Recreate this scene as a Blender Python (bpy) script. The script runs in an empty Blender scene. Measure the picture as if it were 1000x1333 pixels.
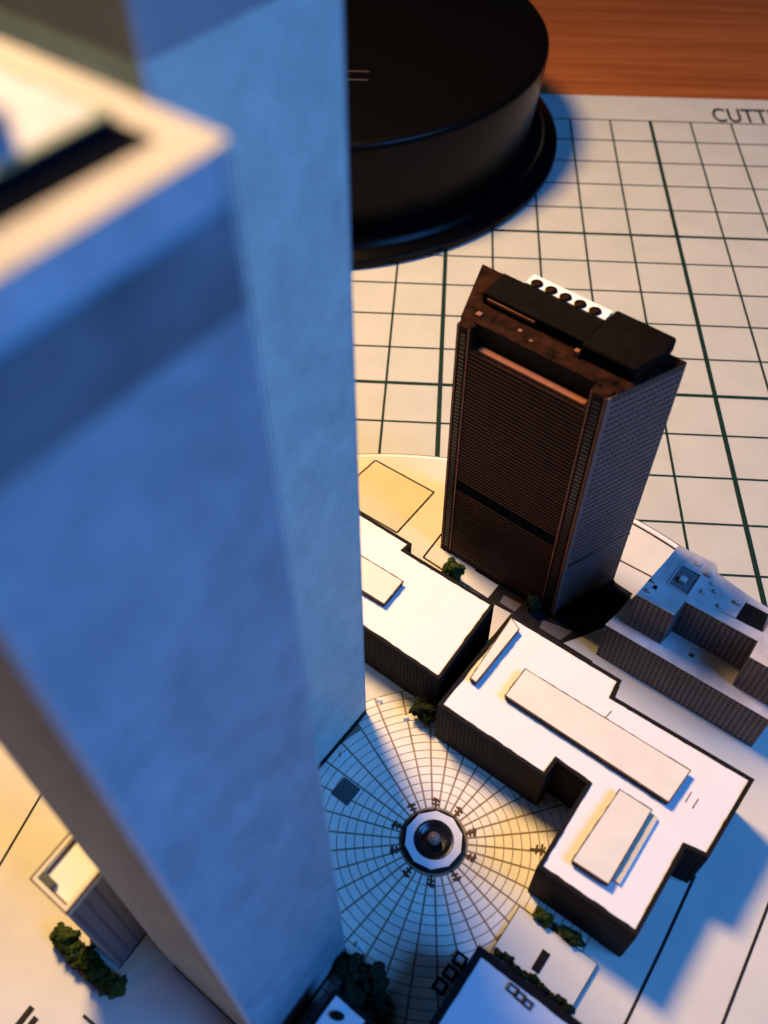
import bpy, bmesh, math, random
from mathutils import Vector, Matrix
random.seed(7)
S = bpy.context.scene
COL = S.collection
S.unit_settings.system = 'METRIC'
S.unit_settings.scale_length = 0.01            # one unit = one centimetre: a table-top paper model

# ------------------------------------------------------------------ camera
cd = bpy.data.cameras.new('camera')
cam = bpy.data.objects.new('camera', cd); COL.objects.link(cam)
Rr = Vector((0.99771, 0.06747, -0.00443)); Rd = Vector((0.04957, -0.77441, -0.63073)); Rf = Vector((-0.04599, 0.62907, -0.77599))
m = Matrix((Rr, -Rd, -Rf)).transposed().to_4x4()
m.translation = Vector((-0.1554, -22.3408, 11.3919))
cam.matrix_world = m
cd.sensor_fit = 'VERTICAL'; cd.sensor_height = 36; cd.sensor_width = 27
cd.lens = 36*1169.96/1333
cd.clip_start = 0.05; cd.clip_end = 1000
cd.dof.use_dof = True; cd.dof.focus_distance = 13.2; cd.dof.aperture_fstop = 0.30
S.camera = cam

# ------------------------------------------------------------------ world, lamps, exposure
W = bpy.data.worlds.new('World'); S.world = W; W.use_nodes = True
bg = W.node_tree.nodes['Background']; bg.inputs[0].default_value = (0.55, 0.62, 1.0, 1); bg.inputs[1].default_value = 0.004

def lamp(name, loc, target, size, power, color, shape='DISK', size_y=None):
    l = bpy.data.lights.new(name, 'AREA'); l.shape = shape; l.size = size; l.energy = power; l.color = color
    if size_y: l.size_y = size_y
    o = bpy.data.objects.new(name, l); COL.objects.link(o); o.location = loc
    o.rotation_euler = (Vector(target)-Vector(loc)).to_track_quat('-Z', 'Y').to_euler()
    return o
lamp('desk_lamp_light', (-7.8, -6.3, 21.5), (1, -16, 0), 5.2, 9700, (1.0, 0.64, 0.265))
lamp('window_light', (34, -34, 38), (0, -17, 2), 24, 24500, (0.06, 0.30, 0.96), 'RECTANGLE', 22)
lamp('warm_fill_light', (-34, -48, 13), (-1, -18, 4), 8, 1500, (1.0, 0.31, 0.10))  # added warm fill from the front left, no known lamp there
S.view_settings.view_transform = 'Standard'; S.view_settings.look = 'None'
S.view_settings.exposure = 0; S.view_settings.gamma = 1

# ------------------------------------------------------------------ materials
def mat(name, col, rough=0.6, spec=0.4, var=0.0, vscale=3.0, bump=0.0, bscale=40.0, col2=None, stretch=(1,1,1), metal=0.0):
    M = bpy.data.materials.new(name); M.use_nodes = True
    nt = M.node_tree; b = nt.nodes['Principled BSDF']
    b.inputs['Roughness'].default_value = rough
    b.inputs['Specular IOR Level'].default_value = spec
    b.inputs['Metallic'].default_value = metal
    c = (*col, 1)
    b.inputs['Base Color'].default_value = c
    tc = nt.nodes.new('ShaderNodeTexCoord')
    if var or col2:
        mp = nt.nodes.new('ShaderNodeMapping'); mp.inputs['Scale'].default_value = stretch
        nt.links.new(tc.outputs['Object'], mp.inputs[0])
        n = nt.nodes.new('ShaderNodeTexNoise'); n.inputs['Scale'].default_value = vscale; n.inputs['Detail'].default_value = 6
        nt.links.new(mp.outputs[0], n.inputs['Vector'])
        r = nt.nodes.new('ShaderNodeValToRGB')
        r.color_ramp.elements[0].position = 0.3; r.color_ramp.elements[1].position = 0.7
        a2 = col2 or tuple(min(1, x*(1+var)) for x in col)
        a1 = col if col2 else tuple(x*(1-var) for x in col)
        r.color_ramp.elements[0].color = (*a1, 1); r.color_ramp.elements[1].color = (*a2, 1)
        nt.links.new(n.outputs[0], r.inputs[0]); nt.links.new(r.outputs[0], b.inputs['Base Color'])
    if bump:
        n2 = nt.nodes.new('ShaderNodeTexNoise'); n2.inputs['Scale'].default_value = bscale; n2.inputs['Detail'].default_value = 4
        nt.links.new(tc.outputs['Object'], n2.inputs['Vector'])
        bp = nt.nodes.new('ShaderNodeBump'); bp.inputs['Strength'].default_value = bump; bp.inputs['Distance'].default_value = 0.02
        nt.links.new(n2.outputs[0], bp.inputs['Height']); nt.links.new(bp.outputs[0], b.inputs['Normal'])
    return M
M = {}
M['mat_board'] = mat('mat_board', (0.54, 0.535, 0.475), 0.55, 0.3, var=0.05, vscale=1.2, bump=0.15, bscale=25)
M['grid_ink'] = mat('grid_ink', (0.006, 0.028, 0.024), 0.6, 0.15)
M['black_ink'] = mat('black_ink', (0.015, 0.012, 0.012), 0.6, 0.2)
M['brown_ink'] = mat('brown_ink', (0.10, 0.05, 0.03), 0.7, 0.2)
M['wood'] = mat('wood', (0.26, 0.068, 0.018), 0.45, 0.2, col2=(0.40, 0.118, 0.033), vscale=2.2, stretch=(0.09, 2.2, 1), bump=0.1)
M['black_plastic'] = mat('black_plastic', (0.0022, 0.002, 0.0022), 0.30, 0.10, bump=0.06, bscale=60)
M['grey_print'] = mat('grey_print', (0.05, 0.045, 0.042), 0.6, 0.2)
M['base_paper'] = mat('base_paper', (0.70, 0.665, 0.58), 0.7, 0.2, var=0.05, vscale=1.5, bump=0.15)
M['lot_paper'] = mat('lot_paper', (0.66, 0.60, 0.46), 0.7, 0.2, var=0.05, vscale=2, bump=0.15)
M['roof_paper'] = mat('roof_paper', (0.84, 0.83, 0.82), 0.6, 0.3, var=0.02, vscale=2, bump=0.15)
M['penthouse_paper'] = mat('penthouse_paper', (0.79, 0.75, 0.65), 0.6, 0.3, var=0.05, vscale=3, bump=0.2)
M['black_wall'] = mat('black_wall', (0.012, 0.009, 0.009), 0.7, 0.15, var=0.3, vscale=8)
M['wall_rib'] = mat('wall_rib', (0.026, 0.018, 0.016), 0.7, 0.15)
M['parapet'] = mat('parapet', (0.010, 0.008, 0.009), 0.7, 0.12)
M['matte_black'] = mat('matte_black', (0.006, 0.007, 0.009), 0.9, 0.0)
M['tile'] = mat('tile', (0.86, 0.80, 0.68), 0.65, 0.25, var=0.08, vscale=4)
M['grout'] = mat('grout', (0.30, 0.22, 0.15), 0.7, 0.2, var=0.2, vscale=5)
M['white_ring'] = mat('white_ring', (0.82, 0.80, 0.78), 0.5, 0.4)
M['bowl'] = mat('bowl', (0.012, 0.011, 0.012), 0.25, 0.5)
M['bronze'] = mat('bronze', (0.20, 0.15, 0.13), 0.35, 0.5)
M['red_brown'] = mat('red_brown', (0.020, 0.0065, 0.0035), 0.6, 0.05, var=0.9, vscale=6)
M['pier'] = mat('pier', (0.26, 0.095, 0.06), 0.6, 0.2, var=0.15, vscale=8)
M['facade_dark'] = mat('facade_dark', (0.018, 0.006, 0.004), 0.6, 0.15, var=0.25, vscale=4)
M['floor_line'] = mat('floor_line', (0.075, 0.025, 0.015), 0.6, 0.15, var=0.2, vscale=5)
M['side_grey'] = mat('side_grey', (0.045, 0.032, 0.028), 0.5, 0.2, var=0.1, vscale=5)
M['side_line'] = mat('side_line', (0.125, 0.093, 0.082), 0.5, 0.2, var=0.1, vscale=5)
M['dark_glass'] = mat('dark_glass', (0.010, 0.008, 0.009), 0.35, 0.4)
M['roof_dark'] = mat('roof_dark', (0.005, 0.0035, 0.003), 0.7, 0.04, var=0.3, vscale=6, bump=0.2)
M['white_tab'] = mat('white_tab', (0.85, 0.84, 0.82), 0.55, 0.3)
M['stone'] = mat('stone', (0.19, 0.165, 0.168), 0.6, 0.3, var=0.15, vscale=8)
M['stone_roof'] = mat('stone_roof', (0.62, 0.56, 0.52), 0.45, 0.4, var=0.2, vscale=4, bump=0.2)
M['stone_window'] = mat('stone_window', (0.035, 0.026, 0.028), 0.5, 0.3)
M['leaf'] = mat('leaf', (0.020, 0.034, 0.008), 0.8, 0.1, col2=(0.065, 0.095, 0.02), vscale=9)
M['leaf_dark'] = mat('leaf_dark', (0.012, 0.018, 0.010), 0.8, 0.1, col2=(0.03, 0.04, 0.02), vscale=9)
M['bark'] = mat('bark', (0.06, 0.035, 0.02), 0.8, 0.1, var=0.3, vscale=12)
M['asphalt_and_shade'] = mat('asphalt_and_shade', (0.022, 0.018, 0.016), 0.8, 0.1, var=0.4, vscale=6)
M['grey_box'] = mat('grey_box', (0.075, 0.080, 0.085), 0.6, 0.3)
M['west_wall'] = mat('west_wall', (0.30, 0.27, 0.27), 0.55, 0.3, var=0.1, vscale=6)
M['west_line'] = mat('west_line', (0.16, 0.13, 0.13), 0.55, 0.3)

def tower_mat(name, c1, c2, rough):
    Mt = bpy.data.materials.new(name); Mt.use_nodes = True; nt = Mt.node_tree; b = nt.nodes['Principled BSDF']
    b.inputs['Roughness'].default_value = rough; b.inputs['Specular IOR Level'].default_value = 0.45
    tc = nt.nodes.new('ShaderNodeTexCoord')
    n = nt.nodes.new('ShaderNodeTexNoise'); n.inputs['Scale'].default_value = 2.2; n.inputs['Detail'].default_value = 12; n.inputs['Roughness'].default_value = 0.78
    nt.links.new(tc.outputs['Object'], n.inputs['Vector'])
    r = nt.nodes.new('ShaderNodeValToRGB'); r.color_ramp.elements[0].position = .3; r.color_ramp.elements[1].position = .7
    r.color_ramp.elements[0].color = (*c1, 1); r.color_ramp.elements[1].color = (*c2, 1)
    nt.links.new(n.outputs[0], r.inputs[0]); nt.links.new(r.outputs[0], b.inputs['Base Color'])
    n2 = nt.nodes.new('ShaderNodeTexNoise'); n2.inputs['Scale'].default_value = 30
    nt.links.new(tc.outputs['Object'], n2.inputs['Vector'])
    bp = nt.nodes.new('ShaderNodeBump'); bp.inputs['Strength'].default_value = 0.15; bp.inputs['Distance'].default_value = 0.02
    nt.links.new(n2.outputs[0], bp.inputs['Height']); nt.links.new(bp.outputs[0], b.inputs['Normal'])
    return Mt
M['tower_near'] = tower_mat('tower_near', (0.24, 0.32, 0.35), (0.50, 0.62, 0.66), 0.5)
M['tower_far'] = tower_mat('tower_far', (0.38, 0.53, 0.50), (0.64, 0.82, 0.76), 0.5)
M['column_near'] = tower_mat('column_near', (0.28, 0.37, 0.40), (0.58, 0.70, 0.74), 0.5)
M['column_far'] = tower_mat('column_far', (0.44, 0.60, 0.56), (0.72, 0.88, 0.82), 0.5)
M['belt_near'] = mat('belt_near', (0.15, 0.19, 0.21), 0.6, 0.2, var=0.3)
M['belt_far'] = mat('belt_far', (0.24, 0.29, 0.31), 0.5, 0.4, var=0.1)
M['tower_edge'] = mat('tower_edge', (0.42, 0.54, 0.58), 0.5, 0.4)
M['tower_roof'] = mat('tower_roof', (0.60, 0.52, 0.38), 0.6, 0.2, var=0.08, vscale=4)
M['green_edge'] = mat('green_edge', (0.26, 0.34, 0.20), 0.6, 0.3)
M['roof_grey'] = mat('roof_grey', (0.62, 0.58, 0.56), 0.6, 0.3, var=0.15, vscale=9)

# ------------------------------------------------------------------ model frame: u along the streets, w across them, origin at the fountain
TH = math.radians(-33.5)
U = Vector((math.cos(TH), math.sin(TH))); V = Vector((-math.sin(TH), math.cos(TH)))
def world(u, w, z=0):
    q = U*(u+10.288) + V*(w-15.272)
    return Vector((q.x, q.y, z))

def obj(name, bm, material, parent=None):
    me = bpy.data.meshes.new(name); bmesh.ops.recalc_face_normals(bm, faces=bm.faces)
    bm.to_mesh(me); bm.free()
    me.materials.append(M[material] if isinstance(material, str) else material)
    o = bpy.data.objects.new(name, me); COL.objects.link(o)
    if parent: o.parent = parent
    return o
def link_mesh(name, me, parent, loc=(0,0,0), rz=0):
    o = bpy.data.objects.new(name, me); COL.objects.link(o); o.parent = parent; o.location = loc; o.rotation_euler = (0,0,rz); return o
def thing(name, label, cat, u, w, group=None, rz=TH, z=0, xy=None):
    o = bpy.data.objects.new(name, None); COL.objects.link(o); o.empty_display_size = 0.2
    o.location = Vector((xy[0], xy[1], z)) if xy else world(u, w, z)
    o.rotation_euler = (0, 0, rz)
    o['label'] = label; o['category'] = cat
    if group: o['group'] = group
    return o
def tag(o, label, cat, group=None):
    o['label'] = label; o['category'] = cat
    if group: o['group'] = group
def structure(o): o['kind'] = 'structure'; return o
def stuff(o): o['kind'] = 'stuff'; return o

def box(bm, x0, x1, y0, y1, z0, z1, bev=0.0):
    vs = [bm.verts.new((x, y, z)) for z in (z0, z1) for x, y in ((x0,y0),(x1,y0),(x1,y1),(x0,y1))]
    fs = [bm.faces.new([vs[i] for i in f]) for f in ((3,2,1,0),(4,5,6,7),(0,1,5,4),(1,2,6,5),(2,3,7,6),(3,0,4,7))]
    if bev:
        es = set(e for f in fs for e in f.edges)
        bmesh.ops.bevel(bm, geom=list(es), offset=bev, segments=2, affect='EDGES', profile=0.6)
def prism(bm, poly, z0, z1):
    a = [bm.verts.new((x, y, z0)) for x, y in poly]; b = [bm.verts.new((x, y, z1)) for x, y in poly]
    n = len(poly)
    bm.faces.new(a[::-1]); bm.faces.new(b)
    for i in range(n): bm.faces.new((a[i], a[(i+1)%n], b[(i+1)%n], b[i]))
def area2(p): return sum(p[i][0]*p[(i+1)%len(p)][1]-p[(i+1)%len(p)][0]*p[i][1] for i in range(len(p)))
def ccw(p): return p if area2(p) > 0 else p[::-1]
def offset(poly, d):                                  # grows a counter-clockwise polygon by d
    out = []; n = len(poly)
    for i in range(n):
        p0, p1, p2 = (Vector(poly[i-1]), Vector(poly[i]), Vector(poly[(i+1)%n]))
        e1 = (p1-p0).normalized(); e2 = (p2-p1).normalized()
        n1 = Vector((e1.y, -e1.x)); n2 = Vector((e2.y, -e2.x))
        k = (n1+n2); k = k/max(0.2, k.dot(n1)) if k.length > 1e-6 else n1
        out.append(tuple(p1 + k*d))
    return out
def ring(bm, outer, inner, z0, z1):
    n = len(outer)
    v = [[bm.verts.new((x, y, z)) for x, y in p] for p, z in ((outer, z0), (outer, z1), (inner, z1), (inner, z0))]
    for i in range(n):
        j = (i+1) % n
        for a in range(4):
            b = (a+1) % 4
            bm.faces.new((v[a][i], v[a][j], v[b][j], v[b][i]))
def rough(poly, step=.09, amp=.006, seed=5):             # hand-cut paper edge
    rnd = random.Random(seed); out = []
    for i in range(len(poly)):
        a, b = Vector(poly[i]), Vector(poly[(i+1)%len(poly)]); n = max(1, int((b-a).length/step)); d = (b-a).normalized(); q = Vector((d.y, -d.x))
        for k in range(n): out.append(tuple(a+(b-a)*k/n+q*(rnd.uniform(-amp, amp) if k else 0)))
    return out
def match(ref, poly, step=.09):                          # subdivides poly like rough() subdivides ref
    out = []
    for i in range(len(poly)):
        j = (i+1)%len(poly); n = max(1, int((Vector(ref[j])-Vector(ref[i])).length/step))
        for k in range(n): out.append(tuple(Vector(poly[i]).lerp(Vector(poly[j]), k/n)))
    return out
def circle(r, n, cx=0, cy=0, ph=0): return [(cx+r*math.cos(ph+2*math.pi*i/n), cy+r*math.sin(ph+2*math.pi*i/n)) for i in range(n)]
def lathe(bm, prof, n=96):
    rows = []
    for r, z in prof:
        if r < 1e-6: rows.append([bm.verts.new((0, 0, z))])
        else: rows.append([bm.verts.new((r*math.cos(2*math.pi*i/n), r*math.sin(2*math.pi*i/n), z)) for i in range(n)])
    for a, b in zip(rows[:-1], rows[1:]):
        for i in range(n):
            j = (i+1) % n
            if len(a) == 1: bm.faces.new((a[0], b[j], b[i]))
            elif len(b) == 1: bm.faces.new((a[i], a[j], b[0]))
            else: bm.faces.new((a[i], a[j], b[j], b[i]))
def smooth(o, ang=40):
    for p in o.data.polygons: p.use_smooth = True
    o.data.set_sharp_from_angle(angle=math.radians(ang)); return o
def strip(bm, p, q, wd, z0, z1):                      # a straight printed line from p to q
    p, q = Vector(p), Vector(q); d = (q-p).normalized(); n = Vector((-d.y, d.x))*wd/2
    prism(bm, [tuple(p-n), tuple(q-n), tuple(q+n), tuple(p+n)], z0, z1)
def polyline(bm, pts, wd, z0, z1):
    L = [Vector(p) for p in pts]; le, ri = [], []
    for i, p in enumerate(L):
        d = ((L[min(i+1, len(L)-1)]-L[max(i-1, 0)])).normalized(); n = Vector((-d.y, d.x))*wd/2
        le.append(tuple(p+n)); ri.append(tuple(p-n))
    prism(bm, ri+le[::-1], z0, z1)
def wall_frame(p, q):                                 # for facade detail: origin, along, outward (polygon counter-clockwise)
    p, q = Vector(p), Vector(q); d = (q-p); L = d.length; d /= L
    return p, d, Vector((d.y, -d.x)), L
def wbox(bm, fr, s0, s1, d0, d1, z0, z1):
    p, d, n, L = fr
    prism(bm, [tuple(p+d*s0+n*d0), tuple(p+d*s0+n*d1), tuple(p+d*s1+n*d1), tuple(p+d*s1+n*d0)], z0, z1)
def foliage(bm, cx, cy, rx, ry, z0, h, n, leaf=0.045, seed=1):
    rnd = random.Random(seed)
    for i in range(n):
        while True:
            x, y, z = rnd.uniform(-1,1), rnd.uniform(-1,1), rnd.uniform(-1,1)
            s = x*x+y*y+z*z
            if s < 1 and s > rnd.uniform(0, 0.8): break
        lump = 0.8+0.25*math.sin(5*x+seed)*math.cos(4*y+2*z)
        c = Vector((cx+x*rx*lump, cy+y*ry*lump, z0+h*(0.5+0.5*z*lump)))
        nrm = Vector((x, y, z+0.4))+Vector((rnd.gauss(0,.5), rnd.gauss(0,.5), rnd.gauss(0,.5)))
        a = nrm.orthogonal().normalized(); a.rotate(Matrix.Rotation(rnd.uniform(0,6.28), 3, nrm.normalized())); b = nrm.cross(a).normalized()
        l = leaf*rnd.uniform(0.6, 1.4)
        bm.faces.new([bm.verts.new(c+a*l), bm.verts.new(c+b*l*.7), bm.verts.new(c-a*l), bm.verts.new(c-b*l*.7)])

# ------------------------------------------------------------------ table, cutting mat
bm = bmesh.new(); box(bm, -70, 70, -60, 60, -3.3, -0.3); structure(obj('table_top', bm, 'wood'))

t = thing('cutting_mat', 'pale cutting mat with dark green printed grid lying on the wooden table', 'cutting mat', 0, 0, rz=0, xy=(0, 0))
bm = bmesh.new(); box(bm, -24, 24, -32, 1.28, -0.297, 0.0, 0.04); obj('board', bm, 'mat_board', t)
X0, X1, Y0, Y1 = -20, 20, -30, 0
def line_mesh(name, lx, ly):
    bm = bmesh.new(); box(bm, -lx/2, lx/2, -ly/2, ly/2, 0.0, 0.004); me = bpy.data.meshes.new(name); bm.to_mesh(me); bm.free(); me.materials.append(M['grid_ink']); return me
vt, vb = line_mesh('grid_line', .044, Y1-Y0), line_mesh('grid_line', .085, Y1-Y0)
ht, hb = line_mesh('grid_line', X1-X0, .040), line_mesh('grid_line', X1-X0, .078)
for x in range(X0, X1+1): link_mesh('grid_line', vb if x % 5 == 0 else vt, t, (x, (Y0+Y1)/2, 0.0005))
for y in range(Y0, Y1+1): link_mesh('grid_line', hb if y % 5 == 0 and y else ht, t, ((X0+X1)/2, y-0.02, 0.0022))
cu = bpy.data.curves.new('lettering', 'FONT'); cu.body = 'CUTTING MAT'; cu.size = 0.98; cu.extrude = 0.002; cu.offset = 0.012
cu.space_character = 1.04
to = bpy.data.objects.new('lettering', cu); COL.objects.link(to)
dg = bpy.context.evaluated_depsgraph_get(); me = bpy.data.meshes.new_from_object(to.evaluated_get(dg))
bpy.data.objects.remove(to); me.materials.clear(); me.materials.append(M['black_ink'])
for v in me.vertices: v.co.x *= 0.53
link_mesh('lettering', me, t, (6.60, 0.06, 0.003))

# ------------------------------------------------------------------ black round display stand
t = thing('display_stand', 'large black round drum with stepped flange at the back edge of the mat', 'display stand', 0, 0, rz=0, xy=(-3.1, -1.1))
bm = bmesh.new(); lathe(bm, [(0,0.004),(5.62,0.004),(5.69,0.04),(5.69,0.16),(5.64,0.21),(5.40,0.27),(5.36,0.30),(5.30,0.40),(5.2,0.42),(0,0.42)], 160)
smooth(obj('flange', bm, 'black_plastic', t), 35)
bm = bmesh.new(); lathe(bm, [(0,0.42),(4.98,0.42),(5.0,0.5),(5.20,2.30),(5.19,2.40),(5.14,2.47),(5.05,2.50),(0,2.50)], 160)
smooth(obj('drum', bm, 'black_plastic', t), 50)
for y in (-2.06, -2.44):
    bm = bmesh.new(); box(bm, 0.2, 1.30, y-.02, y+.02, 2.5, 2.506); obj('printed_line', bm, 'grey_print', t)

# ------------------------------------------------------------------ round base card with printed roads
BZ = 0.045
t = thing('base_card', 'large round cream card with printed road lines under the model city', 'base card', -0.53, -0.48)
bm = bmesh.new(); lathe(bm, [(0,0.007),(6.66,0.007),(6.66,BZ),(0,BZ)], 160); obj('card', bm, 'base_paper', t)
def road(pts, wd=0.03, mm='black_ink'):
    bm = bmesh.new(); polyline(bm, [(u+.53, w+.48) for u, w in pts], wd, BZ+.0005, BZ+.004); return obj('road_line', bm, mm, t)
arc = lambda r, a0, a1: [(-.53+r*math.cos(math.radians(a0+(a1-a0)*i/24)), -.48+r*math.sin(math.radians(a0+(a1-a0)*i/24))) for i in range(25)]
road(arc(6.56, 60, 96), 0.035)
bm = bmesh.new(); prism(bm, [(-4.58+.53,3.62+.48),(-3.3+.53,3.64+.48),(-3.32+.53,4.69+.48),(-4.53+.53,4.67+.48)], BZ+.0002, BZ+.002); obj('printed_lot', bm, 'lot_paper', t)
for a in ([(-4.58,3.62),(-4.53,4.67)], [(-4.53,4.67),(-3.32,4.69)], [(-3.32,4.69),(-3.3,3.64)], [(-6.0,3.60),(-3.3,3.64)], [(-3.3,3.64),(-2.70,3.50)][:0] or [(-2.72,4.05),(-2.68,3.50)], [(-2.68,3.50),(0.2,3.40)]): road(a)
road([(-2.30,3.12),(-2.1,3.1)], .02)
road([(-0.30,5.30),(0.45,5.32)], .03, 'brown_ink')
road([(2.78,1.60),(2.83,0.6),(2.86,-0.33),(2.85,-2.2),(2.8,-3.5)], .035)
road([(3.60,2.6),(3.63,1.8),(3.72,0.3),(3.66,-1.5),(3.6,-3.2)], .035)
road([(-4.6,-2.0),(-4.39,-2.62),(-4.09,-3.5),(-3.95,-4.0)], .03)
for a in ([(-2.0,-3.95),(-1.70,-3.93),(-1.45,-4.1),(-1.2,-4.8)], [(-1.93,-3.42),(-1.90,-2.6)]): road(a, .035)
for (u, w) in ((-2.50,-4.36),(-2.38,-4.40)):
    bm = bmesh.new(); strip(bm, (u+.53, w+.48-.12), (u+.53-.02, w+.48+.12), .075, BZ+.0005, BZ+.004); obj('printed_bar', bm, 'black_ink', t)

def patch(name, pts, mm, z0, z1):
    bm = bmesh.new(); prism(bm, ccw([(u+.53, w+.48) for u, w in pts]), z0, z1); return obj(name, bm, mm, t)
patch('street_and_shade', [(-1.46,2.7),(.33,2.75),(.33,3.47),(-.16,3.48),(.02,3.77),(.22,4.15),(.24,4.86),(-.2,4.9),(-.8,3.82),(-1.9,3.9),(-1.9,3.775),(-1.46,3.765)], 'asphalt_and_shade', BZ+.0006, BZ+.0045)  # dark street print that also paints in the shade beside the brown tower
patch('street_and_shade', [(-2.6,2.7),(-1.47,2.7),(-1.47,2.86),(-2.6,2.86)], 'asphalt_and_shade', BZ+.0006, BZ+.0045)
patch('printed_lot', [(-1.33,3.43),(-1.01,3.45),(-1.05,2.80),(-1.33,2.80)], 'lot_paper', BZ+.0046, BZ+.0062)
patch('printed_lot', [(-1.30,3.66),(-.99,3.68),(-1.01,3.51),(-1.27,3.51)], 'west_line', BZ+.0046, BZ+.0062)
patch('printed_lot', [(-.60,3.64),(-.15,3.73),(-.22,3.49),(-.57,3.49)], 'west_line', BZ+.0046, BZ+.0062)
bm = bmesh.new(); ring(bm, circle(6.662, 160), circle(6.60, 160), BZ+.0005, BZ+.006); obj('card_edge_highlight', bm, 'white_tab', t)  # white ring paints the highlight along the lit card edge
bm = bmesh.new(); ring(bm, circle(6.705, 160), circle(6.666, 160), .006, .02); obj('edge_line', bm, 'brown_ink', t)  # brown ring paints the thin shadow just outside the card

# ------------------------------------------------------------------ plaza
def inside(p, poly):
    c = False; n = len(poly)
    for i in range(n):
        (x1, y1), (x2, y2) = poly[i], poly[(i+1)%n]
        if (y1 > p[1]) != (y2 > p[1]) and p[0] < (x2-x1)*(p[1]-y1)/(y2-y1)+x1: c = not c
    return c
P5 = ccw([(-.75,1.21),(-.74,2.83),(.85,2.83),(.88,2.56),(2.74,2.60),(2.70,1.50),(2.44,1.45),(2.44,.27),(1.30,.25),(1.27,1.44),(.74,1.47),(.73,1.21)])
P6 = ccw([(-4.6,3.0),(-2.63,2.98),(-2.64,2.83),(-1.10,2.83),(-1.04,1.51),(-4.6,1.55)])
P4 = ccw([(1.27,-.97),(1.28,-2.9),(3.0,-2.9),(3.0,-.95)])
PS = ccw([(1.275,-.03),(1.28,-.66),(2.30,-.68),(2.31,-.02)])
PT = [(-1.56,-3.15),(-.06,-3.15),(-.06,-1.65),(-1.56,-1.65)]
PF = [(-3.25,-.62),(-1.75,-.62),(-1.75,.88),(-3.25,.88)]
plz = bpy.data.objects.new('plaza', None); COL.objects.link(plz); plz.location = world(0,0,0); plz.rotation_euler = (0,0,TH); structure(plz)
R0_ = .43
bm = bmesh.new(); prism(bm, circle(R0_+15*.112+.012, 90), BZ+.0008, BZ+.004); obj('paving_bed', bm, 'grout', plz)
NS, RS, R0 = 34, 0.112, 0.43
rest = bmesh.new(); count = 0
blockers = [offset(P5, -.05), offset(P6, -.05), offset(PS, -.02), offset(P4, -.02), PT, PF]
for k in range(14, -1, -1):
    r0 = R0+k*RS; r1 = r0+RS; g = .0125
    a0 = g/(r0); a = 2*math.pi/NS
    poly = [(r0+g, -0), ] 
    poly = []
    for rr, sgn in ((r0+g*.5, 1), (r1-g*.5, -1)):
        ga = g/rr
        ang = [ga, a/2, a-ga]
        poly += [(rr*math.cos(x), rr*math.sin(x)) for x in (ang if sgn > 0 else ang[::-1])]
    bm = bmesh.new(); prism(bm, ccw(poly), BZ+.004, BZ+.010)
    bmesh.ops.recalc_face_normals(bm, faces=bm.faces)
    me = bpy.data.meshes.new('paving_tile'); bm.to_mesh(me); me.materials.append(M['tile'])
    for i in range(NS):
        ac = (i+.5)*a; c = ((r0+r1)/2*math.cos(ac), (r0+r1)/2*math.sin(ac))
        if any(inside(c, b) for b in blockers): continue
        if count < 298: link_mesh('paving_tile', me, plz, (0,0,0), i*a); count += 1
        else:
            q = bm.copy(); bmesh.ops.rotate(q, verts=q.verts, cent=(0,0,0), matrix=Matrix.Rotation(i*a, 3, 'Z'))
            tmp = bpy.data.meshes.new('t'); q.to_mesh(tmp); q.free(); rest.from_mesh(tmp); bpy.data.meshes.remove(tmp)
    bm.free()
stuff(obj('paving_tile', rest, 'tile', plz))
def tree_mark(u, w, rz, s=1.0):
    bm = bmesh.new()
    strip(bm, (-.075*s,0), (.055*s,0), .030, 0, .004)
    strip(bm, (-.02*s, -.045*s), (.0*s, .045*s), .026, 0.0002, .0042)
    strip(bm, (.03*s, -.055*s), (.05*s, .055*s), .028, 0.0004, .0044)
    strip(bm, (.05*s, -.03*s), (.075*s, .03*s), .02, 0.0006, .0046)
    o = obj('tree_mark', bm, 'brown_ink', plz); o.location = (u, w, BZ+.011); o.rotation_euler = (0,0,rz)
for i in range(10):
    a = math.radians(36*i+14); tree_mark(.485*math.cos(a), .485*math.sin(a), a)
tree_mark(1.09, .70, .6, 1.3)

t = thing('fountain', 'round fountain with white rim, black bowl and bronze ball in the tiled plaza', 'fountain', 0, 0)
bm = bmesh.new(); ring(bm, circle(.392, 48), circle(.35, 48), BZ+.006, .10); obj('dark_kerb', bm, 'parapet', t)
bm = bmesh.new(); ring(bm, circle(.365, 10, ph=.2), circle(.25, 10, ph=.2), BZ+.008, .125); obj('white_rim', bm, 'white_ring', t)
bm = bmesh.new(); lathe(bm, [(.252,.127),(.235,.131),(.20,.10),(.15,.07),(0,.06)], 40); smooth(obj('bowl', bm, 'bowl', t), 60)
bm = bmesh.new(); bmesh.ops.create_uvsphere(bm, u_segments=24, v_segments=16, radius=.085, matrix=Matrix.Translation((0,0,.15))); smooth(obj('ball', bm, 'bronze', t), 180)

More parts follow.
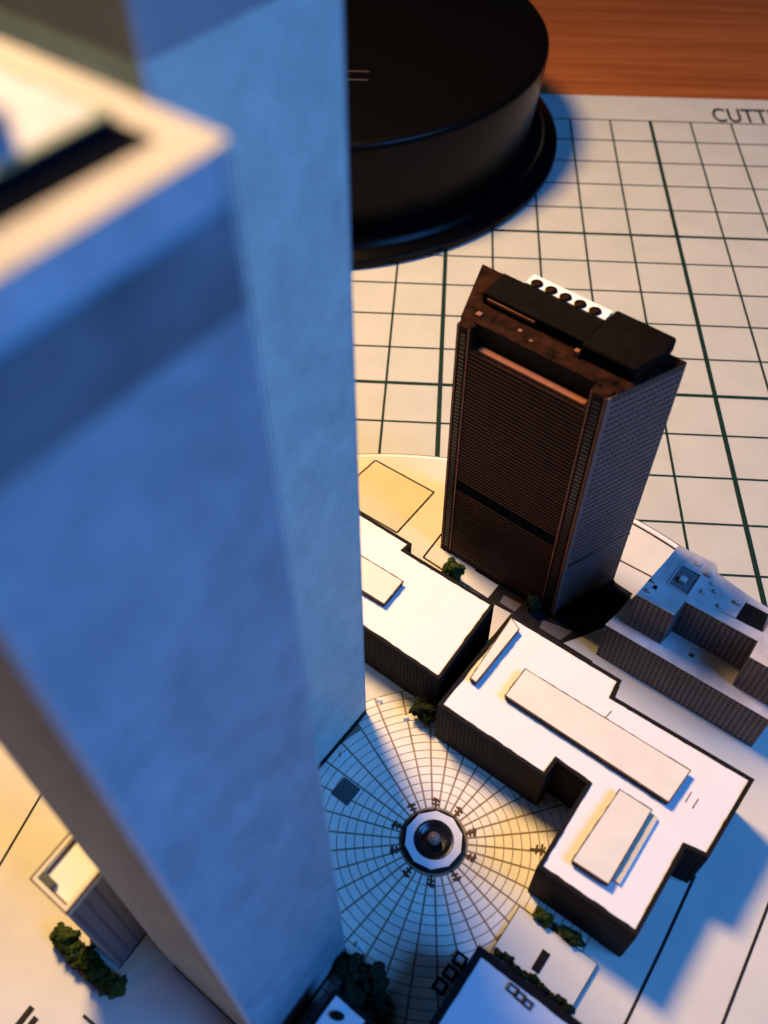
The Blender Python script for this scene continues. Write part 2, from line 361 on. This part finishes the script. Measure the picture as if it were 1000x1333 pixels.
# ------------------------------------------------------------------ twin towers
def make_tower(u, w, label, face, col, belt, edge, group, H=9.97, s=1.5, sw=1.5):
    t = thing('skyscraper', label, 'skyscraper', u, w, group)      # origin at the base corner with the highest u and w
    c = .022
    def oct_(d): return [(-s-d+c,-sw-d),(d-c,-sw-d),(d,-sw-d+c),(d,d-c),(d-c,d),(-s-d+c,d),(-s-d,d-c),(-s-d,-sw-d+c)]
    bm = bmesh.new(); prism(bm, oct_(-.012), BZ+.001, H-.004); obj('tower_body', bm, face, t)
    cols = bmesh.new(); P = oct_(-.012)
    for i in range(8):
        fr = wall_frame(P[i], P[(i+1)%8]); L = fr[3]
        if L > .5:
            n = 46
            for k in range(n): wbox(cols, fr, (k+.32)*L/n, (k+.68)*L/n, -.004, .010, .17, 9.35)
    stuff(obj('facade_column', cols, col, t))
    P = oct_(0.0)
    for i in range(8):
        fr = wall_frame(P[i], P[(i+1)%8])
        if fr[3] < .5:
            bm = bmesh.new(); wbox(bm, fr, -.006, fr[3]+.006, -.02, .004, .17, H-.006); obj('corner_strip', bm, edge, t)
    bm = bmesh.new(); ring(bm, oct_(.003), oct_(-.016), 9.36, 9.76); obj('dark_belt', bm, belt, t)
    bm = bmesh.new(); ring(bm, oct_(.007), oct_(-.018), BZ+.002, .16); obj('base_band', bm, 'parapet', t)
    # roof border round a gutter whose shade is painted black, with the plant deck standing inside it
    g = [(-s+.17,-sw+.17),(-.165,-sw+.17),(-.165,-.135),(-s+.17,-.135)]; a = [(-s+.20,-sw+.20),(-.355,-sw+.20),(-.355,-.142),(-s+.20,-.142)]
    bm = bmesh.new(); O8 = oct_(.004); gi = [g[0],g[1],g[1],g[2],g[2],g[3],g[3],g[0]]
    gi = [(g[0][0]+.01,g[0][1]),(g[1][0]-.01,g[1][1]),(g[1][0],g[1][1]+.01),(g[2][0],g[2][1]-.01),(g[2][0]-.01,g[2][1]),(g[3][0]+.01,g[3][1]),(g[3][0],g[3][1]-.01),(g[0][0],g[0][1]+.01)]
    ring(bm, O8, gi, H-.0035, H+.012); obj('roof', bm, 'tower_roof', t)
    bm = bmesh.new(); prism(bm, offset(g, .005), H-.0036, H-.001); obj('roof_gutter', bm, 'matte_black', t)
    bm = bmesh.new(); prism(bm, a, H-.0005, H+.045); p = obj('roof_platform', bm, 'matte_black', t)
    bm = bmesh.new(); ring(bm, offset(a,.004), offset(a,-.03), H+.0455, H+.054); obj('platform_rim', bm, 'green_edge', p)
    bm = bmesh.new(); prism(bm, offset(a,-.0305), H+.0452, H+.050); obj('platform_deck', bm, 'roof_grey', p)
    for (x, y, r, h, mm) in ((-.50,-.48,.055,.10,'belt_near'),(-.42,-.80,.07,.07,'white_tab'),(-.80,-.45,.08,.05,'brown_ink'),(-.85,-.85,.10,.12,'roof_grey'),(-1.1,-.5,.06,.08,'lot_paper'),(-.55,-1.1,.07,.06,'red_brown')):
        bm = bmesh.new(); box(bm, x-r, x+r, y-r*.8, y+r*.8, H+.0505, H+.05+h, .008); obj('roof_unit', bm, mm, t)
    return t
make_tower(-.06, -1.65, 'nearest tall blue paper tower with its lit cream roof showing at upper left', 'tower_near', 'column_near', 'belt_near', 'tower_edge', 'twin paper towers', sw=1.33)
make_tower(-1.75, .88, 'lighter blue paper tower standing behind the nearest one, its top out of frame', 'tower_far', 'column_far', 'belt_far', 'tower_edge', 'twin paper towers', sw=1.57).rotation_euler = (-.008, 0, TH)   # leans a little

# ------------------------------------------------------------------ low black-walled blocks with white roofs
def low_block(name, label, poly, z, u0, w0, group, rim=.045, penthouses=(), ribs=True):
    t = thing(name, label, 'building', u0, w0, group)
    P = [(x-u0, y-w0) for x, y in poly]; O = offset(P, rim)
    bm = bmesh.new(); prism(bm, O, BZ+.001, z-.012); obj('wall', bm, 'black_wall', t)
    if ribs:
        bm = bmesh.new()
        for i in range(len(O)):
            fr = wall_frame(O[i], O[(i+1)%len(O)]); n = int(fr[3]/.055)
            for k in range(n): wbox(bm, fr, (k+.35)*fr[3]/n, (k+.65)*fr[3]/n, -.003, .008, .10, z-.10)
        stuff(obj('wall_rib', bm, 'wall_rib', t))
    bm = bmesh.new(); prism(bm, P, z-.0115, z); obj('roof', bm, 'roof_paper', t)
    bm = bmesh.new(); A1 = rough(offset(P,.003), amp=.008, seed=len(P)); A2 = match(offset(P,.003), offset(O,.003)); ring(bm, A2, A1, z-.05, z+.014); obj('parapet', bm, 'parapet', t)
    for q, h in penthouses:
        Q = ccw([(x-u0, y-w0) for x, y in q])
        bm = bmesh.new(); prism(bm, offset(Q,-.006), z+.001, z+h-.006); ph = obj('penthouse', bm, 'parapet', t)
        bm = bmesh.new(); prism(bm, Q, z+h-.0055, z+h+.006); obj('penthouse_roof', bm, 'penthouse_paper', ph)
        bm = bmesh.new(); ring(bm, rough(offset(Q,.004), .07, .005), match(offset(Q,.004), offset(Q,-.009), .07), z+h-.03, z+h+.008); obj('edge_line', bm, 'brown_ink', ph)
    return t
rnd = random.Random(3)
t5 = low_block('low_building', 'black L-shaped low building with white roof and three cream penthouses right of the fountain', P5, .97, 0.9, 1.5, 'low black buildings with pale roofs', .05,
  [([(-.17,2.22),(2.135,2.24),(2.10,1.725),(-.172,1.735)], .105), ([(1.565,1.52),(1.985,1.525),(1.985,.475),(1.533,.455)], .105), ([(-.735,2.78),(-.55,2.69),(-.565,1.675),(-.665,1.68)], .09)])
bm = bmesh.new(); box(bm, 1.99-.9, 2.085-.9, .58-1.5, 1.515-1.5, .972, 1.02); obj('penthouse_step', bm, 'lot_paper', t5)
for (a, b) in (((2.26,2.06),(2.255,1.90)), ((2.36,2.03),(2.355,1.88)), ((1.0,2.42),(.98,2.30))):
    bm = bmesh.new(); strip(bm, (a[0]-.9,a[1]-1.5), (b[0]-.9,b[1]-1.5), .012, .9705, .974); obj('roof_mark', bm, 'grey_box', t5)
bm = bmesh.new(); strip(bm, (.62-.9,1.98-1.5),(1.2-.9,1.99-1.5),.006,1.0615,1.063); obj('roof_mark', bm, 'grey_print', t5)
t6 = low_block('low_building', 'black low building with white roof half hidden behind the lighter tower', P6, .97, -2.5, 2.2, 'low black buildings with pale roofs', .045,
  [([(-4.0,2.36),(-2.25,2.375),(-2.232,1.91),(-4.0,1.89)], .09)])
t4 = low_block('low_building', 'black low building with blue shaded roof below the cream terrace at bottom edge', P4, .97, 1.9, -1.9, 'low black buildings with pale roofs', .085, ())
for (u, w, a, b) in ((1.70,-1.03,.06,.045),(1.80,-1.04,.05,.045),(1.90,-1.05,.05,.04)):
    bm = bmesh.new(); c = [(u-1.9-a,w+1.9-b),(u-1.9+a,w+1.9-b),(u-1.9+a,w+1.9+b),(u-1.9-a,w+1.9+b)]; ring(bm, c, offset(c,-.02), .9705, .99); obj('roof_hatch', bm, 'grey_print', t4)
P3 = ccw([(.27,-2.19),(.66,-2.19),(.66,-3.2),(.27,-3.2)])
t3 = low_block('slim_building', 'slim black building with small blue roof and black oval vent at bottom edge', P3, .97, .45, -2.7, None, .05, ())
bm = bmesh.new(); lathe(bm, [(0,.9705),(.062,.9705),(.062,1.0),(0,1.0)], 20)
bmesh.ops.scale(bm, vec=(1.25,.7,1), verts=bm.verts); bmesh.ops.rotate(bm, verts=bm.verts, cent=(0,0,0), matrix=Matrix.Rotation(.5,3,'Z')); bmesh.ops.translate(bm, verts=bm.verts, vec=(.40-.45,-2.33+2.7,0)); obj('roof_vent', bm, 'parapet', t3)

# ------------------------------------------------------------------ cream terrace
t = thing('terrace', 'low cream terrace with a black oblong hatch above the blue-roofed building', 'terrace', 1.8, -.34)
P = [(x-1.8, y+.34) for x, y in PS]
bm = bmesh.new(); prism(bm, offset(P,.012), BZ+.001, .105); obj('terrace_wall', bm, 'black_wall', t)
bm = bmesh.new(); prism(bm, P, .1055, .12); obj('terrace_deck', bm, 'base_paper', t)
bm = bmesh.new(); box(bm, -.065, .035, -.185, .08, .1205, .128); obj('hatch', bm, 'parapet', t)

# ------------------------------------------------------------------ stepped stone block on the right
t = thing('stepped_building', 'brown-grey stepped building with blue roofs at right edge below the dark brown tower', 'building', 1.5, 4.2)
ox, oy, zl, zu = 1.5, 4.2, .85, 1.6
L = lambda p: [(x-ox, y-oy) for x, y in p]
low = L(ccw([(.31,3.60),(2.66,3.60),(2.70,4.85),(.50,4.85)]))
bm = bmesh.new(); prism(bm, low, BZ+.001, zl-.012); obj('lower_wall', bm, 'stone', t)
bm = bmesh.new(); prism(bm, offset(low,.010), zl-.0115, zl); obj('lower_roof', bm, 'stone_roof', t)
upp = L(ccw([(.52,3.76),(1.04,3.76),(1.07,4.04),(2.05,4.04),(2.06,3.765),(2.70,3.765),(2.72,4.55),(1.97,4.56),(1.22,4.69),(1.12,4.83),(.60,4.80)]))
bm = bmesh.new(); prism(bm, upp, zl+.001, zu-.012); obj('upper_wall', bm, 'stone', t)
hA = L([(.77,4.15),(1.05,4.13),(1.05,4.52),(.78,4.53)]); hB = L([(1.69,4.19),(2.04,4.19),(2.0,4.50),(1.70,4.48)])
# roof sheet with two openings, cut by bridging four strips round each opening
bm = bmesh.new()
def sheet(b, polys, z0, z1):
    for q in polys: prism(b, ccw(q), z0, z1)
a1 = L([(.51,3.75),(1.05,3.75),(1.06,4.13),(1.05,4.13),(.77,4.15),(.545,4.15)])
a2 = L([(.5455,4.1505),(.77,4.1505),(.78,4.53),(.58,4.53)])
a3 = L([(.5805,4.5305),(1.22,4.5305),(1.225,4.70),(1.125,4.84),(.595,4.81)])
a4 = L([(1.0505,4.131),(1.22,4.131),(1.22,4.53),(1.0505,4.53)])
b1 = L([(1.0605,4.03),(2.06,4.03),(2.06,4.189),(1.0605,4.1305)])
b2 = L([(1.2205,4.1345),(1.69,4.185),(1.70,4.61),(1.2205,4.697)])
b3 = L([(1.7005,4.495),(2.06,4.495),(2.06,4.57),(1.7005,4.61)])
c1 = L([(2.0605,3.755),(2.71,3.755),(2.73,4.56),(2.0605,4.57)])
sheet(bm, [a1,a2,a3,a4,b1,b2,b3,c1], zu-.0115, zu); rf = obj('upper_roof', bm, 'stone_roof', t)
bm = bmesh.new(); ring(bm, offset(ccw(hA),.02), ccw(hA), zu+.001, zu+.014); obj('light_well_rim', bm, 'stone_roof', rf)
bm = bmesh.new(); prism(bm, ccw(hA), zu-.0118, zu-.009); obj('light_well_floor', bm, 'stone', rf)
bm = bmesh.new(); prism(bm, ccw(hB), zu-.0118, zu-.004); obj('dark_well_floor', bm, 'dark_glass', rf)
for (u, w, r, h) in ((.90,4.30,.045,.06),(.60,4.06,.03,.05),(.62,3.88,.028,.04),(1.14,4.58,.03,.06),(1.20,4.30,.03,.03),(1.32,4.40,.028,.03),(1.46,4.22,.03,.03),(1.62,4.40,.03,.05),(1.24,4.50,.03,.02),(.95,4.68,.04,.02)):
    bm = bmesh.new(); box(bm, u-ox-r, u-ox+r, w-oy-r, w-oy+r, zu+.0005, zu+h, .008); obj('roof_unit', bm, 'stone_roof', rf)
bm = bmesh.new(); box(bm, .66-ox-.025, .66-ox+.025, 3.99-oy-.03, 3.99-oy+.03, zu+.0005, zu+.008); obj('roof_hatch', bm, 'parapet', rf)
bm = bmesh.new(); box(bm, 2.26-ox, 2.44-ox, 4.0-oy, 4.25-oy, zu+.0005, zu+.05, .006); obj('roof_unit', bm, 'red_brown', rf)
bm = bmesh.new(); box(bm, 1.45-ox-.03, 1.45-ox+.03, 3.85-oy-.02, 3.85-oy+.02, zl+.0005, zl+.03); obj('roof_unit', bm, 'brown_ink', t)
wins = bmesh.new()
for poly, z0, z1, rows in ((low, .06, zl-.03, 11), (upp, zl+.03, zu-.03, 10)):
    for i in range(len(poly)):
        fr = wall_frame(poly[i], poly[(i+1)%len(poly)]); n = int(fr[3]/.068)
        for k in range(n):
            for j in range(rows):
                zz = z0+(j+.25)*(z1-z0)/rows; wbox(wins, fr, (k+.25)*fr[3]/n, (k+.75)*fr[3]/n, -.002, .003, zz, zz+.55*(z1-z0)/rows)
stuff(obj('window', wins, 'stone_window', t))

# ------------------------------------------------------------------ dark brown trapezoid tower
H = 4.5
t = thing('brown_tower', 'dark reddish-brown tower with grey right face and five roof fans', 'skyscraper', -1.5, 4.4)
ox, oy = -1.5, 4.4
PL = L([(-2.57,3.83),(-.53,3.76),(-.10,4.83),(-2.98,4.98)])
PL = [(x+1.5-1.5, y) for x, y in PL]
A_, F_, R_, B_ = [Vector(p) for p in PL]
def lerp(a, b, k): return tuple(a+(b-a)*k)
fd = (F_-A_).normalized(); fn = Vector((fd.y, -fd.x))
rec = .13
front0 = [tuple(A_), tuple(F_), tuple(R_), tuple(B_)]
upper = [tuple(A_-fn*rec*1.0+ (B_-A_).normalized()*0), tuple(F_-fn*rec), tuple(R_), tuple(B_)]
bm = bmesh.new(); prism(bm, front0, BZ+.001, 4.22); obj('tower_body', bm, 'facade_dark', t)
uA = A_+(B_-A_)*(rec/ (B_-A_).length*1.05); uF = F_+(R_-F_)*(rec/(R_-F_).length*1.05)
bm = bmesh.new(); prism(bm, [tuple(uA), tuple(uF), tuple(R_), tuple(B_)], 4.2205, H-.012); obj('top_storey', bm, 'parapet', t)
bm = bmesh.new(); prism(bm, [tuple(uA), tuple(uF), tuple(R_), tuple(B_)], H-.0115, H); obj('roof_deck', bm, 'red_brown', t)
fr = wall_frame(A_, F_)
bm = bmesh.new(); wbox(bm, fr, .30, 1.78, -.10, -.012, 4.2205, 4.236); obj('front_ledge', bm, 'pier', t)
# corner piers with a column of dark windows and light fold lines
for s0, s1 in ((0.0, .19), (1.83, fr[3])):
    bm = bmesh.new(); wbox(bm, fr, s0-.004, s1, -rec-.02, .016, BZ+.002, H-.002); pr = obj('corner_pier', bm, 'red_brown', t)
    bm = bmesh.new()
    for j in range(64):
        z = .20+j*.066; wbox(bm, fr, s0+.06, s1-.06, .010, .019, z, z+.036)
    stuff(obj('window', bm, 'dark_glass', pr))
    bm = bmesh.new()
    for sa in (s0+.008, s1-.026): wbox(bm, fr, sa, sa+.020, .010, .021, .16, H-.004)
    obj('fold_line', bm, 'pier', pr)
bm = bmesh.new()
for j in range(62):
    z = .22+j*.0645
    if 1.62 < z < 1.80: continue
    wbox(bm, fr, .192, 1.828, -.003, .010, z, z+.026)
stuff(obj('floor_band', bm, 'floor_line', t))
bm = bmesh.new(); wbox(bm, fr, .191, 1.829, -.003, .006, 1.62, 1.80); obj('dark_belt', bm, 'matte_black', t)
fr2 = wall_frame(F_, R_)
bm = bmesh.new(); wbox(bm, fr2, .0, fr2[3], -.003, .012, .16, H-.012); obj('grey_side', bm, 'side_grey', t)
bm = bmesh.new()
for j in range(44):
    z = .24+j*.0955
    wbox(bm, fr2, .03, fr2[3]-.01, .010, .0165, z, z+.05)
for k in range(16):
    s = .05+k*(fr2[3]-.08)/15; wbox(bm, fr2, s-.008, s+.008, .010, .0185, .24, H-.05)
stuff(obj('side_grid', bm, 'side_line', t))
bm = bmesh.new(); wbox(bm, fr2, .0, fr2[3], .012, .022, 1.30, 1.335); obj('side_belt', bm, 'dark_glass', t)
bm = bmesh.new(); wbox(bm, fr2, -.01, .035, -.002, .024, .14, H-.006); obj('fold_line', bm, 'side_line', t)
bm = bmesh.new(); wbox(bm, fr2, -.02, fr2[3]+.02, -.003, .035, BZ+.003, .14); obj('base_band', bm, 'red_brown', t)
for a, b in ((R_, B_), (B_, A_)):
    f3 = wall_frame(a, b); bm = bmesh.new()
    for j in range(62):
        z = .22+j*.068; wbox(bm, f3, .02, f3[3]-.02, -.003, .010, z, z+.026)
    stuff(obj('floor_band', bm, 'pier', t))
# roof plant
q = lambda pts: ccw([(x-ox, y-oy) for x, y in pts])
bm = bmesh.new(); prism(bm, q([(-2.55,4.33),(-1.14,4.26),(-1.13,4.72),(-2.56,4.80)]), H+.001, H+.15); obj('plant_box', bm, 'roof_dark', t)
bm = bmesh.new(); prism(bm, q([(-2.48,4.325),(-1.80,4.29),(-1.80,4.28),(-2.48,4.31)]), H+.06, H+.10); obj('plant_trim', bm, 'pier', t)
bm = bmesh.new(); prism(bm, q([(-1.13,4.16),(-.42,4.14),(-.28,4.60),(-.30,4.92),(-1.10,4.96)]), H+.0012, H+.20)
bmesh.ops.bevel(bm, geom=list(bm.edges), offset=.05, segments=3, affect='EDGES', profile=.6); smooth(obj('plant_box', bm, 'roof_dark', t), 30)
bm = bmesh.new(); prism(bm, q([(-2.25,4.80),(-1.135,4.745),(-1.135,4.94),(-2.25,5.0)]), H+.001, H+.155); st = obj('fan_deck', bm, 'white_tab', t)
for k in range(5):
    x = -2.12+k*.205; y = 4.895-k*.010
    bm = bmesh.new(); lathe(bm, [(0,H+.156),(.075,H+.156),(.075,H+.170),(.055,H+.185),(.045,H+.165),(0,H+.165)], 20); o = obj('roof_fan', bm, 'red_brown', st); o.location = (x-ox, y-oy-.045, 0)
for (x, y, r, h) in ((-1.16,4.17,.03,.08),(-2.45,4.1,.035,.03),(-1.9,4.14,.025,.02),(-1.7,4.06,.02,.02),(-2.6,4.6,.03,.03)):
    bm = bmesh.new(); box(bm, x-ox-r, x-ox+r, y-oy-r, y-oy+r, H+.001, H+h, .006); obj('roof_unit', bm, 'pier', t)
bm = bmesh.new(); wbox(bm, (uA, (uF-uA).normalized(), fn, (uF-uA).length), .2, (uF-uA).length-.2, -.012, .012, H+.0005, H+.02); obj('roof_edge', bm, 'red_brown', t)

# ------------------------------------------------------------------ tall block at the lower left
H2 = 2.28
t = thing('corner_building', 'narrow building with lit cream sunken roof and striped face beside the lower left hedge', 'building', -2.5, -3.05)
PW = ccw([(x+2.5, y+3.05) for x, y in ((-2.56,-3.37),(-2.04,-3.37),(-2.14,-2.15),(-2.66,-2.15))])  # hidden rear end lengthened to block lamp light beside the nearest tower
bm = bmesh.new(); prism(bm, PW, BZ+.001, H2-.10); obj('wall', bm, 'west_wall', t)
bm = bmesh.new(); prism(bm, offset(PW,-.03), H2-.0995, H2-.085); obj('roof', bm, 'roof_paper', t)
bm = bmesh.new(); ring(bm, offset(PW,-.044), offset(PW,-.066), H2-.09, H2-.078); obj('roof_seam', bm, 'brown_ink', t)
bm = bmesh.new(); ring(bm, offset(PW,.008), offset(PW,-.045), H2-.0998, H2); obj('parapet', bm, 'base_paper', t)
bm = bmesh.new(); ring(bm, offset(PW,.012), offset(PW,-.004), H2-.03, H2+.004); obj('roof_edge_line', bm, 'brown_ink', t)
bm = bmesh.new(); box(bm, -.06, .16, -.27, -.19, H2-.0845, H2-.01, .01); obj('roof_unit', bm, 'grey_box', t)
bm = bmesh.new(); strip(bm, (-.08,.22), (.2,.18), .02, H2-.0845, H2-.07); obj('roof_mark', bm, 'brown_ink', t)
bm = bmesh.new()
fr = wall_frame(PW[1], PW[2])
for k in range(9): wbox(bm, fr, (k+.3)*fr[3]/9, (k+.55)*fr[3]/9, -.002, .006, .12, H2-.15)
for j in range(22): wbox(bm, fr, .02, fr[3]-.02, -.002, .004, .15+j*.09, .17+j*.09)
stuff(obj('facade_stripe', bm, 'west_line', t))
bm = bmesh.new(); wbox(bm, fr, -.01, fr[3]+.01, -.002, .012, BZ+.002, .07); obj('base_band', bm, 'parapet', t)
bm = bmesh.new(); box(bm, .465, .60, -.33, .37, BZ+.001, .06); obj('forecourt', bm, 'lot_paper', t)

# ------------------------------------------------------------------ planting
def shrub(name, label, cat, u, w, rx, ry, h, n, mm, seed, group=None, leaf=.045):
    t = thing(name, label, cat, u, w, group)
    bm = bmesh.new(); foliage(bm, 0, 0, rx, ry, BZ+.03, h, int(n*2.4), leaf*.6, seed); obj('foliage', bm, mm, t)
    bm = bmesh.new(); lathe(bm, [(.025,BZ),(.018,h*.5),(0,h*.55)], 8); obj('stem', bm, 'bark', t)
    return t
shrub('shrub', 'bright green shrub at the foot of the dark brown tower', 'shrub', -2.06, 3.40, .19, .15, .50, 900, 'leaf', 1)
shrub('shrub', 'green shrub at the top corner of the cream terrace, nearest the plaza', 'shrub', 1.56, .02, .14, .08, .22, 500, 'leaf', 2, 'shrubs along the cream terrace')
shrub('shrub', 'darker green shrub halfway along the cream terrace beside the black wall', 'shrub', 1.93, .04, .17, .08, .20, 550, 'leaf', 3, 'shrubs along the cream terrace')
t = thing('hedge', 'thin ragged dark hedge along the lower edge of the cream terrace', 'hedge', 1.8, -.76)
bm = bmesh.new()
for i in range(9): foliage(bm, -.44+i*.115, .13+.02*math.sin(i*2), .08, .04, .12, .14+.05*math.sin(i*1.7), 300, .022, 20+i)
obj('foliage', bm, 'leaf_dark', t)
t = thing('hedge', 'long dark green hedge at the foot of the corner building, lower left', 'hedge', -2.33, -3.55)
bm = bmesh.new()
for i in range(8): foliage(bm, -.46+i*.13, .02*math.sin(i*2), .12, .14+.02*math.sin(i*2.6), BZ, .34+.06*math.sin(i*1.7), 900, .028, 40+i)
obj('foliage', bm, 'leaf', t)
k = 0
for (u, w, r, h, lb) in ((.12,-1.78,.20,.42,'dark tree nearest the foot of the nearest tower'), (.40,-1.72,.21,.46,'dark tree in the middle of the clump above the slim building'), (.62,-1.90,.17,.40,'dark tree at the right end of the clump above the slim building'), (.30,-2.0,.18,.36,'dark tree just above the small blue roof')):
    k += 1; shrub('tree', lb, 'tree', u, w, r, r*.9, h, 700, 'leaf_dark', 60+k, 'dark trees at the plaza edge', .05)
shrub('tree', 'dark tree close to the foot of the dark brown tower, beside the L-shaped building', 'tree', -.83, 3.68, .13, .10, .34, 500, 'leaf_dark', 72, None, .04)
shrub('tree', 'black tree in the shade of the white-roofed building, behind the lighter tower', 'tree', -1.08, 1.27, .22, .14, .42, 800, 'leaf_dark', 71, None, .04)

# ------------------------------------------------------------------ small things on the plaza
t = thing('stone_block', 'square dark grey slab lying on the blue shaded paving left of the fountain', 'slab', -1.275, -.165)
bm = bmesh.new(); box(bm, -.135, .135, -.14, .14, BZ+.0105, .075, .01); obj('slab', bm, 'grey_box', t)
for (u, w, rz, lb) in ((-1.72,1.12,.3,'pale folded paper scrap at the corner of the lighter tower, in the light'), (-1.26,1.13,1.0,'cream folded paper scrap on lit paving beside the black tree'), (-1.60,.20,.6,'pale folded paper scrap in shade beside the square dark grey slab'), (.02,-1.52,.2,'pale folded paper scrap by the dark trees beside the nearest tower')):
    t = thing('paper_scrap', lb, 'paper scrap', u, w, 'paper scraps on the plaza', rz=TH+rz)
    bm = bmesh.new(); pts = [(-.05,-.03),(.05,-.035),(.045,.03),(-.045,.035)]
    vs = [bm.verts.new((x, y, BZ+.012)) for x, y in pts]; vt_ = [bm.verts.new((x*.7, y*.5+.01, .10)) for x, y in pts]
    bm.faces.new(vs[::-1]); bm.faces.new(vt_)
    for i in range(4): bm.faces.new((vs[i], vs[(i+1)%4], vt_[(i+1)%4], vt_[i]))
    obj('folded_paper', bm, 'white_tab', t)
for i, (u, w, lb) in enumerate(((1.035,-.93,'topmost of the three black-framed skylights beside the blue-roofed building'), (1.02,-1.11,'middle of the three black-framed skylights beside the blue-roofed building'), (1.005,-1.29,'lowest of the three black-framed skylights beside the blue-roofed building'))):
    t = thing('skylight', lb, 'skylight', u, w, 'black-framed skylights at the plaza edge')
    c = [(-.075,-.07),(.075,-.07),(.075,.07),(-.075,.07)]
    bm = bmesh.new(); ring(bm, c, offset(c,-.028), BZ+.0105, .10); obj('frame', bm, 'parapet', t)
    bm = bmesh.new(); prism(bm, offset(c,-.029), BZ+.0106, .085); obj('pane', bm, 'roof_grey', t)
